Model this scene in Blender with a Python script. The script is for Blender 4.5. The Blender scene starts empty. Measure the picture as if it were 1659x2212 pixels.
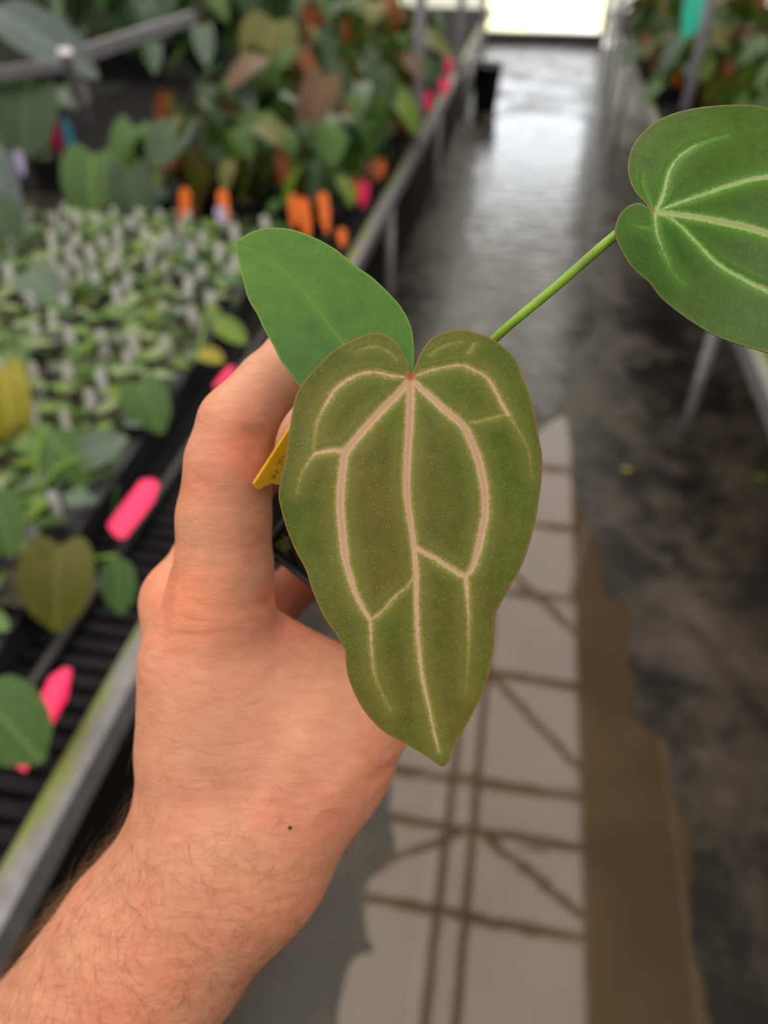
import bpy, bmesh, math, random
import numpy as np
from mathutils import Vector, Matrix
from mathutils.geometry import delaunay_2d_cdt
random.seed(7); rng = np.random.default_rng(7)
PI = math.pi

# ------------------------------------------------------------------ camera, world, exposure
W, H, F = 1659, 2212, 1600.0
CAM = Vector((0, 0, 1.55))
VX, VY = 1200.0, -235.0
pit = math.atan((1106-VY)/F); yaw = math.atan((VX-829.5)*math.cos(pit)/F)
fw = Vector((-math.sin(yaw)*math.cos(pit), math.cos(yaw)*math.cos(pit), -math.sin(pit)))
rt = Vector((math.cos(yaw), math.sin(yaw), 0)); up = rt.cross(fw)
CM = Matrix(((rt.x, up.x, -fw.x, CAM.x), (rt.y, up.y, -fw.y, CAM.y), (rt.z, up.z, -fw.z, CAM.z), (0, 0, 0, 1)))
cd = bpy.data.cameras.new('camera'); cam = bpy.data.objects.new('camera', cd)
bpy.context.collection.objects.link(cam); cam.matrix_world = CM
cd.sensor_fit = 'VERTICAL'; cd.sensor_height = 7.3; cd.lens = 7.3*F/H
cd.clip_start = 0.01; cd.clip_end = 200
cd.dof.use_dof = True; cd.dof.focus_distance = 0.171
cd.dof.aperture_fstop = (cd.lens/1000)/0.0031
cd.dof.aperture_blades = 0
sc = bpy.context.scene; sc.camera = cam
sc.view_settings.view_transform = 'Standard'; sc.view_settings.look = 'None'
sc.view_settings.gamma = 1; sc.view_settings.use_curve_mapping = False
sc.view_settings.exposure = 0.0
wd = bpy.data.worlds.new('overcast sky'); sc.world = wd; wd.use_nodes = True
nt = wd.node_tree; bg = nt.nodes['Background']
tc = nt.nodes.new('ShaderNodeTexCoord'); mp = nt.nodes.new('ShaderNodeMapping'); nz = nt.nodes.new('ShaderNodeTexNoise')
cr = nt.nodes.new('ShaderNodeValToRGB')
mp.inputs['Scale'].default_value = (1, 1, 2.5); nz.inputs['Scale'].default_value = 1.3; nz.inputs['Detail'].default_value = 3
cr.color_ramp.elements[0].position = .3; cr.color_ramp.elements[0].color = (.86, .89, .95, 1)
cr.color_ramp.elements[1].position = .7; cr.color_ramp.elements[1].color = (1, .98, .95, 1)
nt.links.new(tc.outputs['Generated'], mp.inputs[0]); nt.links.new(mp.outputs[0], nz.inputs[0])
nt.links.new(nz.outputs[0], cr.inputs[0])
sx = nt.nodes.new('ShaderNodeSeparateXYZ'); gr = nt.nodes.new('ShaderNodeValToRGB'); mu = nt.nodes.new('ShaderNodeMixRGB'); mu.blend_type = 'MULTIPLY'; mu.inputs[0].default_value = 1
gr.color_ramp.elements[0].position = .0; gr.color_ramp.elements[0].color = (.84, .91, 1, 1)
gr.color_ramp.elements[1].position = .8; gr.color_ramp.elements[1].color = (1.0, .93, .84, 1)
nt.links.new(tc.outputs['Generated'], sx.inputs[0]); nt.links.new(sx.outputs[2], gr.inputs[0])
nt.links.new(cr.outputs[0], mu.inputs[1]); nt.links.new(gr.outputs[0], mu.inputs[2]); nt.links.new(mu.outputs[0], bg.inputs[0])
bg.inputs[1].default_value = 4.1

# ------------------------------------------------------------------ helpers
def C3(px, py, z):                       # camera-frame metres for a picture direction at depth z
    return Vector(((px-829.5)/F*z, (1106-py)/F*z, -z))
def W3(px, py, z): return CM @ C3(px, py, z)
def on(px, py, z):                       # where the line of sight meets the level z
    d = rt*((px-829.5)/F) + up*((1106-py)/F) + fw
    return CAM + d*((z-CAM.z)/d.z)
def px_of(P):
    q = Vector(P)-CAM; return 829.5+F*q.dot(rt)/q.dot(fw), 1106-F*q.dot(up)/q.dot(fw)
def inview(P, m=60):
    q = Vector(P)-CAM
    if q.dot(fw) < .05: return False
    x, y = px_of(P); return -m < x < W+m and -m < y < H+m
def srgb(r, g, b):
    f = lambda c: (c/255/12.92) if c <= 10 else ((c/255+.055)/1.055)**2.4
    return (f(r), f(g), f(b), 1)
def link(o): bpy.context.collection.objects.link(o); return o
def tag(o, label=None, cat=None, group=None, kind=None):
    if label: o['label'] = label
    if cat: o['category'] = cat
    if group: o['group'] = group
    if kind: o['kind'] = kind
    return o
def empty(name, loc=(0, 0, 0), rz=0, **k):
    o = link(bpy.data.objects.new(name, None)); o.location = loc; o.rotation_euler.z = rz
    o.empty_display_size = .02
    return tag(o, **k)
def mesh(name, V, Fc, mat, smooth=True):
    me = bpy.data.meshes.new(name); me.from_pydata([tuple(v) for v in V], [], Fc)
    me.materials.append(mat)
    if smooth: me.polygons.foreach_set('use_smooth', [True]*len(me.polygons))
    me.update(); return me
def obj(name, me, parent=None, loc=None):
    o = link(bpy.data.objects.new(name, me))
    if parent: o.parent = parent
    if loc is not None: o.location = loc
    return o
class MB:
    def __init__(s): s.V = []; s.F = []
    def add(s, V, Fc):
        n = len(s.V); s.V += [tuple(v) for v in V]; s.F += [tuple(i+n for i in f) for f in Fc]; return s
    def box(s, x0, x1, y0, y1, z0, z1, M=None):
        V = [Vector((x, y, z)) for z in (z0, z1) for y in (y0, y1) for x in (x0, x1)]
        if M: V = [M @ v for v in V]
        return s.add(V, [(0, 2, 3, 1), (4, 5, 7, 6), (0, 1, 5, 4), (2, 6, 7, 3), (0, 4, 6, 2), (1, 3, 7, 5)])
    def beam(s, a, b, w, h):
        a = Vector(a); b = Vector(b); d = b-a; L = d.length; q = d.to_track_quat('Y', 'Z').to_matrix().to_4x4()
        return s.box(-w/2, w/2, 0, L, -h/2, h/2, Matrix.Translation(a) @ q)
    def tube(s, pts, rad, n=8, cap=True):
        pts = [Vector(p) for p in pts]
        if not isinstance(rad, (list, tuple)): rad = [rad]*len(pts)
        V = []; Fc = []; u = None
        for i, p in enumerate(pts):
            t = (pts[min(i+1, len(pts)-1)]-pts[max(i-1, 0)]).normalized()
            if u is None: u = t.orthogonal().normalized()
            u = (u-t*u.dot(t)).normalized(); v = t.cross(u)
            for k in range(n):
                a = 2*PI*k/n; V.append(p+(u*math.cos(a)+v*math.sin(a))*rad[i])
        for i in range(len(pts)-1):
            for k in range(n):
                Fc.append((i*n+k, i*n+(k+1) % n, (i+1)*n+(k+1) % n, (i+1)*n+k))
        if cap: Fc.append(tuple(range(n))[::-1]); Fc.append(tuple((len(pts)-1)*n+k for k in range(n)))
        return s.add(V, Fc)
    def lathe(s, prof, n=20, c=(0, 0)):
        V = [(c[0]+r*math.cos(2*PI*k/n), c[1]+r*math.sin(2*PI*k/n), z) for r, z in prof for k in range(n)]
        Fc = [(i*n+k, i*n+(k+1) % n, (i+1)*n+(k+1) % n, (i+1)*n+k) for i in range(len(prof)-1) for k in range(n)]
        return s.add(V, Fc)
    def me(s, name, mat, smooth=False): return mesh(name, s.V, s.F, mat, smooth)
def crom(pts, n=6, closed=False):
    P = [Vector(p) for p in pts]; out = []; N = len(P)
    for i in range(N if closed else N-1):
        g = (lambda k: P[k % N]) if closed else (lambda k: P[max(0, min(N-1, k))])
        a, b, c, d = g(i-1), g(i), g(i+1), g(i+2)
        for j in range(n):
            t = j/n
            out.append(.5*((2*b)+(c-a)*t+(2*a-5*b+4*c-d)*t*t+(3*b-a-3*c+d)*t**3))
    if not closed: out.append(P[-1])
    return out

# ------------------------------------------------------------------ materials
class NT:
    def __init__(s, name):
        s.m = bpy.data.materials.new(name); s.m.use_nodes = True; s.t = s.m.node_tree
        s.b = s.t.nodes['Principled BSDF']; s.o = s.t.nodes['Material Output']
    def n(s, ty, **k):
        nd = s.t.nodes.new('ShaderNode'+ty)
        for a, v in k.items():
            if a.startswith('i_'):
                key = a[2:]; key = int(key) if key.isdigit() else key.replace('_', ' ')
                s.set(nd.inputs[key], v)
            else: setattr(nd, a, v)
        return nd
    def set(s, inp, v):
        if isinstance(v, bpy.types.NodeSocket): s.t.links.new(v, inp)
        elif isinstance(v, bpy.types.Node): s.t.links.new(v.outputs[0], inp)
        else: inp.default_value = v
    def co(s, scale=(1, 1, 1), kind='Object', rot=(0, 0, 0)):
        t = s.n('TexCoord'); m = s.n('Mapping'); s.set(m.inputs[0], t.outputs[kind]); m.inputs['Scale'].default_value = scale
        m.inputs['Rotation'].default_value = rot; return m.outputs[0]
    def noise(s, scale, detail=3, rough=.5, vec=None, dist=0):
        nd = s.n('TexNoise'); nd.inputs['Scale'].default_value = scale; nd.inputs['Detail'].default_value = detail
        nd.inputs['Roughness'].default_value = rough; nd.inputs['Distortion'].default_value = dist
        s.set(nd.inputs['Vector'], vec if vec is not None else s.co()); return nd.outputs[0]
    def mr(s, v, a, b, c=0., d=1., smooth=False):
        nd = s.n('MapRange'); nd.interpolation_type = 'SMOOTHSTEP' if smooth else 'LINEAR'
        for i, q in enumerate((v, a, b, c, d)): s.set(nd.inputs[i], q)
        return nd.outputs[0]
    def math(s, op, a, b=0., c=0.):
        nd = s.n('Math', operation=op); s.set(nd.inputs[0], a); s.set(nd.inputs[1], b); s.set(nd.inputs[2], c); return nd.outputs[0]
    def mix(s, f, a, b, mode='MIX'):
        nd = s.n('MixRGB', blend_type=mode); s.set(nd.inputs[0], f); s.set(nd.inputs[1], a); s.set(nd.inputs[2], b); return nd.outputs[0]
    def ramp(s, v, stops):
        nd = s.n('ValToRGB'); e = nd.color_ramp.elements
        while len(e) < len(stops): e.new(.5)
        for x, (p, c) in zip(e, stops): x.position = p; x.color = c
        s.set(nd.inputs[0], v); return nd.outputs[0]
    def attr(s, name): return s.n('Attribute', attribute_name=name).outputs['Fac']
    def bump(s, h, strength=.3, dist=.001, prev=None):
        nd = s.n('Bump'); nd.inputs['Strength'].default_value = strength; nd.inputs['Distance'].default_value = dist
        s.set(nd.inputs['Height'], h)
        if prev is not None: s.set(nd.inputs['Normal'], prev)
        return nd.outputs[0]
    def P(s, **k):
        for a, v in k.items(): s.set(s.b.inputs[a.replace('_', ' ')], v)
        return s
    def translucent(s, col, f, nrm=None):
        tr = s.n('BsdfTranslucent'); s.set(tr.inputs[0], col)
        mx = s.n('MixShader'); s.set(mx.inputs[0], f); s.set(mx.inputs[1], s.b); s.set(mx.inputs[2], tr)
        s.set(s.o.inputs[0], mx); return s

def simple(name, col, rough=.5, var=.15, scale=30, metal=0, spec=.5, bump=0):
    t = NT(name); n = t.noise(scale, 4)
    d = tuple(c*(1-var*1.6) for c in col[:3])+(1,); e = tuple(min(1, c*(1+var)) for c in col[:3])+(1,)
    t.P(Base_Color=t.mix(t.mr(n, .3, .7), d, e), Roughness=rough, Metallic=metal, Specular_IOR_Level=spec)
    if bump: t.P(Normal=t.bump(n, bump, .002))
    return t.m
M_black = simple('black plastic', (.012, .012, .015, 1), .42, .3)
M_tray = simple('tray plastic', (.014, .014, .018, 1), .5, .3)
M_slat = simple('bench slat plastic', (.007, .0068, .009, 1), .75, .4, 60, spec=.2)
M_soil = simple('potting mix', (.045, .035, .022, 1), .9, .6, 120, bump=.6)
M_bark = simple('bark chips', (.10, .075, .045, 1), .85, .5, 60)
M_moss = simple('moss', (.11, .12, .03, 1), .9, .5, 80)
M_white = simple('white tag plastic', (.50, .49, .50, 1), .5, .12, 90)
M_pink = simple('neon pink plastic', (.95, .015, .13, 1), .45, .05)
M_orange = simple('orange plastic', (.85, .16, .01, 1), .5, .08)
M_lilac = simple('lilac plastic', (.42, .36, .60, 1), .5, .08)
M_red = simple('red plastic', (.55, .03, .03, 1), .5, .1)
M_teal = simple('teal plastic', (.0, .38, .27, 1), .5, .08)
M_blue = simple('blue plastic', (.02, .22, .36, 1), .5, .08)
M_galv = simple('galvanised steel', (.34, .325, .37, 1), .5, .2, 18, metal=.1)
M_post = simple('pale galvanised post', (.66, .62, .74, 1), .55, .1, 18)
M_frame = simple('dull grey frame', (.16, .155, .18, 1), .6, .2, 18)
def rail_mat():
    t = NT('aluminium rail with algae'); w = t.co()
    s = t.n('SeparateXYZ'); t.set(s.inputs[0], w)
    n = t.noise(6, 4); n2 = t.noise(40, 4)
    base = t.mix(t.mr(n2, .3, .7), (.14, .14, .155, 1), (.24, .235, .25, 1))
    alg = t.math('ADD', t.attr('algae'), t.mr(n, .3, .7, -.35, .35))
    t.P(Base_Color=t.mix(t.mr(alg, .35, .75), base, (.16, .19, .04, 1)), Roughness=.5, Metallic=.25); return t.m
M_rail = rail_mat()

def pane_mat(name, tint, ft, k=1.):
    t = NT(name); tr = t.n('BsdfTransparent'); tr.inputs[0].default_value = tint
    n = t.noise(3, 5); df = t.n('BsdfTranslucent'); t.set(df.inputs[0], t.mix(n, (.75*k, .74*k, .70*k, 1), (.9*k, .89*k, .86*k, 1)))
    mx = t.n('MixShader'); mx.inputs[0].default_value = ft; t.set(mx.inputs[1], df); t.set(mx.inputs[2], tr)
    t.set(t.o.inputs[0], mx); return t.m
M_pane = pane_mat('clear roof glazing', (.86, .84, .81, 1), .75)
M_wallpane = pane_mat('milky wall glazing', (.8, .8, .8, 1), .06, .7)
M_frontpane = pane_mat('shaded front glazing', (.5, .5, .5, 1), .1, .5)

def sideblock_mat():
    t = NT('dark green side light blocker'); n = t.noise(5, 4)  # dark tone chosen to cut light from the sides
    t.P(Base_Color=t.mix(n, (.02, .03, .02, 1), (.05, .06, .04, 1)), Roughness=.9); return t.m
M_sideblock = sideblock_mat()
def floor_mat():
    t = NT('wet concrete'); w = t.co()
    n1 = t.noise(2.2, 6, .6, w, .6); n2 = t.noise(9, 7, .65, w, .3); n3 = t.noise(60, 5, .6, w)
    c = t.ramp(t.math('ADD', t.math('MULTIPLY', n1, .55), t.math('MULTIPLY', n2, .45)),
               [(.36, (.009, .009, .010, 1)), (.47, (.019, .017, .015, 1)), (.53, (.046, .037, .028, 1)), (.66, (.090, .074, .058, 1))])
    c = t.mix(.35, c, t.mix(n3, (.5, .5, .5, 1), (1, 1, 1, 1)), 'MULTIPLY')
    wet = t.mr(t.math('ADD', n1, t.math('MULTIPLY', n2, .5)), .6, .9)
    t.P(Base_Color=c, Roughness=t.mr(wet, 0, 1, .16, .5), Normal=t.bump(t.math('ADD', n2, t.math('MULTIPLY', n3, .3)), .35, .012), IOR=1.4)
    return t.m
M_floor = floor_mat()
def puddle_mat(name, col, col2, rough, bump, ior=1.62):
    t = NT(name); n = t.noise(3.5, 4, .5, t.co(), .5)
    r = t.noise(9, 2, .5, t.co((.5, 1.6, 1)), .6)
    t.P(Base_Color=t.mix(t.mr(n, .3, .7), col, col2), Roughness=rough, IOR=ior, Normal=t.bump(r, bump, .01)); return t.m
M_pud = puddle_mat('muddy puddle water', (.058, .038, .021, 1), (.092, .064, .038, 1), .03, .02)
M_film = puddle_mat('rippled water film', (.03, .028, .027, 1), (.05, .045, .04, 1), .14, .8, 1.36)

# attribute-driven leaf skin: 'vd' is the distance to the nearest vein in mm, 'ed' the distance to the margin in mm
def leaf_mat(name, base, base2, bronze, vein, halo, edge, vw=1., speck=.5, tr=.22, halo_w=2.0, rough=.36, spec=.35):
    t = NT(name); w = t.co()
    big = t.noise(45, 4, .55, w); mid = t.noise(260, 4, .6, w); fine = t.noise(1500, 3, .6, w); cell = t.noise(700, 3, .5, w)
    c = t.mix(t.mr(big, .35, .65), base, base2)
    c = t.mix(t.mr(t.noise(22, 3, .5, w), .45, .68), c, bronze)
    c = t.mix(.5, c, t.mix(t.mr(mid, .3, .7), (.62, .62, .6, 1), (1.12, 1.12, 1.1, 1)), 'MULTIPLY')
    vor = t.n('TexVoronoi', feature='DISTANCE_TO_EDGE'); vor.inputs['Scale'].default_value = 520; t.set(vor.inputs['Vector'], w)
    c = t.mix(t.mr(vor.outputs['Distance'], .0, .12, .16, 0), c, (.02, .04, .005, 1))
    vd = t.attr('vd'); fr = t.math('MULTIPLY', t.math('SUBTRACT', t.noise(900, 4, .75, w), .5), 1.9)
    vdf = t.math('ADD', vd, fr)
    fr2 = t.math('MULTIPLY', t.math('SUBTRACT', t.noise(2200, 3, .7, w), .5), 1.5)
    vdf = t.math('ADD', vdf, fr2)
    c = t.mix(t.mr(vdf, halo_w*2.2, .0, 0, .55, True), c, tuple(.5*x+.5*y for x, y in zip(base2, halo)))
    c = t.mix(t.mr(vdf, halo_w*.55, -.1, 0, .95, True), c, halo)
    vcol = t.mix(t.mr(vd, -.25, -.75, 0, .8), vein, tuple(a*b for a, b in zip(vein, (.85, .68, .66, 1))))
    vcol = t.mix(t.mr(fine, .35, .65), tuple(x*.86 for x in vein[:3])+(1,), vcol)
    c = t.mix(t.mr(t.math('ADD', vd, t.math('MULTIPLY', t.math('ADD', fr, fr2), .5)), .22*vw, -.2*vw, 0, 1), c, vcol)
    c = t.mix(t.mr(t.attr('rd'), 0, 1), c, (.45, .06, .03, 1))
    c = t.mix(t.mr(t.math('ADD', t.attr('ed'), t.math('MULTIPLY', fr, .25)), .02, .5, .7, 0), c, edge)
    sp = t.n('TexVoronoi'); sp.inputs['Scale'].default_value = 1500; t.set(sp.inputs['Vector'], w)
    spk = t.math('MULTIPLY', t.mr(sp.outputs['Distance'], .17, .06), t.mr(t.noise(300, 2, .5, w), .3, .5))
    c = t.mix(t.math('MULTIPLY', spk, speck), c, (.55, .6, .35, 1))
    h = t.math('ADD', t.math('MULTIPLY', mid, .6), t.math('MULTIPLY', fine, .25))
    t.P(Base_Color=c, Roughness=rough, Specular_IOR_Level=spec, Normal=t.bump(h, .25, .0004))
    t.translucent(c, tr); return t.m
M_leafA = leaf_mat('bronze velvet leaf', (.084, .130, .013, 1), (.118, .142, .017, 1), (.150, .120, .022, 1), (.60, .40, .26, 1), (.30, .27, .07, 1), (.36, .15, .07, 1), rough=.5, spec=.22)
M_leafB = leaf_mat('dark green leaf with pale veins', (.045, .125, .012, 1), (.062, .16, .016, 1), (.085, .16, .02, 1), (.40, .50, .20, 1), (.115, .31, .03, 1), (.26, .19, .09, 1), .9, .3, halo_w=1.7, rough=.33)
M_leafC = leaf_mat('plain green leaf', (.045, .15, .008, 1), (.06, .19, .010, 1), (.085, .23, .01, 1), (.11, .25, .02, 1), (.085, .22, .014, 1), (.22, .33, .05, 1), .7, 0, halo_w=1.2, rough=.38)
M_petiole = simple('green petiole', (.20, .34, .02, 1), .4, .2, 90)
M_stemr = simple('brown petiole', (.16, .12, .04, 1), .5, .3, 60)

def bgleaf(name, c, tr=.2, rough=.4):
    t = NT(name); n = t.noise(25, 4); a = tuple(x*.6 for x in c[:3])+(1,); b = tuple(min(1, x*1.35) for x in c[:3])+(1,)
    col = t.mix(t.mr(n, .3, .7), a, b)
    g = t.n('SeparateXYZ'); t.set(g.inputs[0], t.n('TexCoord').outputs['Object'])
    mid = t.mr(t.math('ABSOLUTE', g.outputs[0]), .0, .035)
    col = t.mix(t.math('MULTIPLY', t.math('SUBTRACT', 1., mid), .45), col, tuple(min(1, x*2.2+.04) for x in c[:3])+(1,))
    t.P(Base_Color=col, Roughness=rough, Specular_IOR_Level=.35); t.translucent(col, tr); return t.m
L_dark = bgleaf('dark foliage', (.026, .062, .018, 1)); L_mid = bgleaf('mid green foliage', (.055, .125, .022, 1))
L_olive = bgleaf('olive foliage', (.10, .105, .012, 1)); L_brown = bgleaf('bronze foliage', (.115, .058, .022, 1))
L_grey = bgleaf('grey green foliage', (.10, .15, .105, 1), rough=.3); L_lime = bgleaf('lime foliage', (.16, .26, .03, 1), .3)
L_rust = bgleaf('rust new leaf', (.27, .08, .03, 1), .3); L_blue = bgleaf('bluish glossy foliage', (.07, .10, .10, 1), .1, .25)
L_seed = bgleaf('seedling green', (.13, .23, .055, 1), .3); L_pale = bgleaf('pale seedling green', (.26, .34, .16, 1), .3)
L_yel = bgleaf('yellowing leaf', (.34, .30, .03, 1), .3)

# ------------------------------------------------------------------ setting: floor, walls, roof, door
def structure(name, me): return tag(obj(name, me), kind='structure')
m = MB(); m.box(-4.2, 4.2, -3, 11.7, -.1, 0); structure('floor', m.me('floor', M_floor))
M_ground = simple('pale gravel and grass', (.80, .80, .45, 1), .9, .25, 1.5)
M_gravel = simple('pale gravel', (.85, .85, .80, 1), .9, .15, 2)
m = MB(); m.box(-30, 30, 11.9, 60, -.25, -.16); m.box(-30, -4.3, -20, 11.9, -.25, -.16); m.box(4.3, 30, -20, 11.9, -.25, -.16); m.box(-4.3, 4.3, -20, -3.1, -.25, -.16); tag(obj('ground', m.me('ground', M_ground)), kind='structure')
m = MB(); m.box(-.2, 30, 11.9, 14.2, -.2, -.12); tag(obj('path', m.me('path', M_gravel)), kind='structure')
M_sill = simple('dark threshold', (.03, .028, .028, 1), .5, .3)
M_step = simple('wet pale threshold slab', (.16, .155, .15, 1), .25, .25, 8, bump=.3)
ZR = 3.4; S = 1.138                      # roof height; reflection distances
DX0, DX1, DY = -.71, .78, 11.75
# end wall with the doorway
for nm, bx in (('wall_back', [(-4.2, DX0-.05, 0, ZR+.0), (DX1+.05, 4.2, 0, ZR), (DX0-.05, DX1+.05, 2.15, ZR)]),):
    w = empty(nm, (0, DY, 0), kind='structure')
    for x0, x1, z0, z1 in bx:
        n = max(1, round((x1-x0)/.8))
        for i in range(n):
            a = x0+(x1-x0)*i/n; b = x0+(x1-x0)*(i+1)/n
            m = MB(); m.box(a+.02, b-.02, -.005, .005, z0+.02, z1-.02); obj('pane', m.me('pane', M_wallpane), w)
            m = MB(); m.box(b-.02, b+.02, -.03, .03, z0, z1); obj('mullion', m.me('mullion', M_galv), w)
d = empty('door_1', (0, DY, 0), kind='structure')
for nm, b in (('door_frame', (DX0-.06, DX0, -.05, .05, 0, 2.15)), ('door_frame', (DX1, DX1+.06, -.05, .05, 0, 2.15)), ('door_frame', (DX0-.06, DX1+.06, -.05, .05, 2.1, 2.18)), ('threshold', (DX0-.05, DX1+.05, -.10, .06, 0, .13))):
    m = MB(); m.box(*b); obj(nm, m.me(nm, M_sill), d)
for nm, x in (('wall_left', -4.2), ('wall_right', 4.2)):
    w = empty(nm, (x, 0, 0), kind='structure')
    for i in range(10):
        y0 = -3+i*1.475
        m = MB(); m.box(-.005, .005, y0+.03, y0+1.445, 0, ZR); obj('side_light_blocker', m.me('side_light_blocker', M_sideblock), w)  # unseen dark panel, added so light comes mostly from the roof
        m = MB(); m.box(-.03, .03, y0-.03, y0+.03, 0, ZR); obj('mullion', m.me('mullion', M_galv), w)
w = empty('wall_front', (0, -3, 0), kind='structure')
for i in range(6):
    x0 = -4.2+i*1.4
    m = MB(); m.box(x0+.03, x0+1.37, -.005, .005, .0, ZR); obj('pane', m.me('pane', M_frontpane), w)
    m = MB(); m.box(x0-.03, x0+.03, -.03, .03, 0, ZR); obj('mullion', m.me('mullion', M_galv), w)
# roof: glazing panes between purlins, long rafters, diagonal wind braces, and a wide gutter
ce = empty('ceiling', (0, 0, ZR), kind='structure')
GX = .80*S
purl = [-2.4, -1.2, .1, 1.05, 1.76*S, 2.26*S, 2.585*S, 3.46*S, 4.9, 5.9, 6.9, 8.1, 9.3, 10.5]
ys = [-3.]+purl+[11.75]
for i in range(len(ys)-1):
    for x0, x1 in ((-4.2, -2.8), (-2.8, -1.4), (-1.4, -.1), (-.1, GX), (GX+1.0, 3.0), (3.0, 4.2)):
        m = MB(); m.box(x0+.008, x1-.008, ys[i]+.008, ys[i+1]-.008, .06, .066); obj('pane', m.me('pane', M_pane), ce)
M_truss = simple('painted roof truss', (.20, .17, .14, 1), .6, .2)
for y in purl:
    m = MB(); m.box(-4.2, 4.2, y-.022, y+.022, 0, .05); obj('purlin', m.me('purlin', M_truss), ce)
for x in (-2.8, -1.4, -.007*S, .145*S):
    m = MB(); m.box(x-.028, x+.028, -3, 11.7, -.05, 0); obj('rafter', m.me('rafter', M_truss), ce)
for a, b in (((.14, 2.26), (.78, 1.86)), ((.14, 2.26), (-.42, 1.90)), ((.18, 3.40), (.80, 2.75)), ((.18, 4.6), (.80, 3.9)), ((.1, 5.6), (-.6, 5.1)), ((.14, 1.2), (.78, .6)), ((.14, 3.4), (-.5, 3.0))):
    m = MB(); m.beam((a[0]*S, a[1]*S, -.03), (b[0]*S, b[1]*S, -.03), .045, .04); obj('brace', m.me('brace', M_truss), ce)
M_gut = simple('gutter and rolled shade cloth', (.05, .045, .035, 1), .7, .3)
m = MB(); m.box(GX, GX+1.0, -3, 11.7, -.12, .1); obj('gutter', m.me('gutter', M_gut), ce)

M_bench_shade = simple('painted bench shade', (.012, .0115, .011, 1), .9, .4, 200, spec=.1)  # near-black colour stands in for the shade below the left bench
m = MB(); m.box(-1.7, 0, 0, 9.9, 0, .003); tag(obj('bench_shade_sheet', m.me('bench_shade_sheet', M_bench_shade), None, (-.60, -.5, 0)), 'black sheet added as painted shade on the floor under the left plant bench', 'mat')  # sheet added only to darken the shaded floor
# puddles
def puddle(name, pts, mat, z, label):
    P = [on(x, y, z) for x, y in pts]; P = crom(P, 5, True)
    P = [p+Vector((random.uniform(-.006, .006), random.uniform(-.006, .006), 0)) for p in P]
    c = sum(P, Vector())/len(P); n = len(P)
    V = [p-c for p in P]+[Vector((p.x-c.x, p.y-c.y, -.0035)) for p in P]
    Fc = [tuple(range(n))]+[(i, i+n, (i+1) % n+n, (i+1) % n) for i in range(n)]
    me = mesh(name, V, Fc, mat, False); bm = bmesh.new(); bm.from_mesh(me); bmesh.ops.triangulate(bm, faces=bm.faces); bmesh.ops.recalc_face_normals(bm, faces=bm.faces); bm.to_mesh(me); bm.free()
    return tag(obj(name, me, None, c), label, 'puddle')
puddle('puddle', [(800, 2330), (755, 2100), (800, 2050), (788, 1975), (800, 1900), (850, 1830), (840, 1700), (850, 1600), (900, 1450), (950, 1250), (990, 1120), (1050, 1010), (1110, 1000), (1160, 940), (1215, 900), (1235, 960), (1245, 1060), (1290, 1180), (1310, 1280), (1362, 1320), (1352, 1400), (1372, 1480), (1362, 1540), (1440, 1610), (1448, 1690), (1490, 1790), (1500, 1880), (1488, 1950), (1495, 2060), (1520, 2140), (1500, 2330)],
       M_pud, .004, 'muddy brown puddle in the foreground mirroring the roof braces')
puddle('puddle', [(1010, 420), (1060, 265), (1160, 250), (1262, 262), (1275, 400), (1268, 560), (1290, 680), (1240, 760), (1225, 850), (1190, 905), (1130, 870), (1080, 905), (1010, 850), (950, 780), (945, 700), (990, 560)],
       M_film, .004, 'rippled bright puddle down the middle of the aisle')

# ------------------------------------------------------------------ benches
def bench(name, xe, side, y0, y1, label, legs):
    r = empty(name, (xe, y0, 0), label=label, cat='bench')
    L = y1-y0; HB = .6
    prof = [(0, -.055), (0, .0), (side*.042, .0), (side*.042, -.008), (side*.010, -.010), (side*.010, -.055)]
    V = []; Fc = []; n = len(prof)
    for y in (0, L): V += [(x, y, HB+z) for x, z in prof]
    Fc = [(i, (i+1) % n, (i+1) % n+n, i+n) for i in range(n)]+[tuple(range(n))[::-1], tuple(range(n, 2*n))]
    me = mesh('rail', V, Fc, M_rail, False)
    a = me.attributes.new('algae', 'FLOAT', 'POINT'); a.data.foreach_set('value', [.15, .1, .8, .9, .3, .3]*2)
    bm = bmesh.new(); bm.from_mesh(me); bmesh.ops.recalc_face_normals(bm, faces=bm.faces); bm.to_mesh(me); bm.free()
    obj('rail', me, r)
    m = MB(); k = 0; y = .0
    while y < L:
        m.box(min(side*.045, side*1.25), max(side*.045, side*1.25), y, y+.022, HB-.022, HB-.012); y += .036
    for x in (.06, .3, .6, .9, 1.2): m.box(side*x-.008, side*x+.008, 0, L, HB-.04, HB-.022)
    tag(obj('slatted_top', m.me('slatted_top', M_slat), r), kind='stuff')
    for y in legs:
        m = MB(); m.tube([(side*.03, y-y0, 0), (side*.03, y-y0, HB-.04)], .019, 12); obj('leg', m.me('leg', M_galv, True), r)
        m = MB(); m.tube([(side*1.2, y-y0, 0), (side*1.2, y-y0, HB-.04)], .019, 8); obj('leg', m.me('leg', M_galv, True), r)
    m = MB(); m.box(min(0, side*.02), max(0, side*.02), L-.02, L, HB-.055, HB); obj('end_cap', m.me('end_cap', M_rail), r)
    return r
XL, XR = -.513, .655
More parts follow.
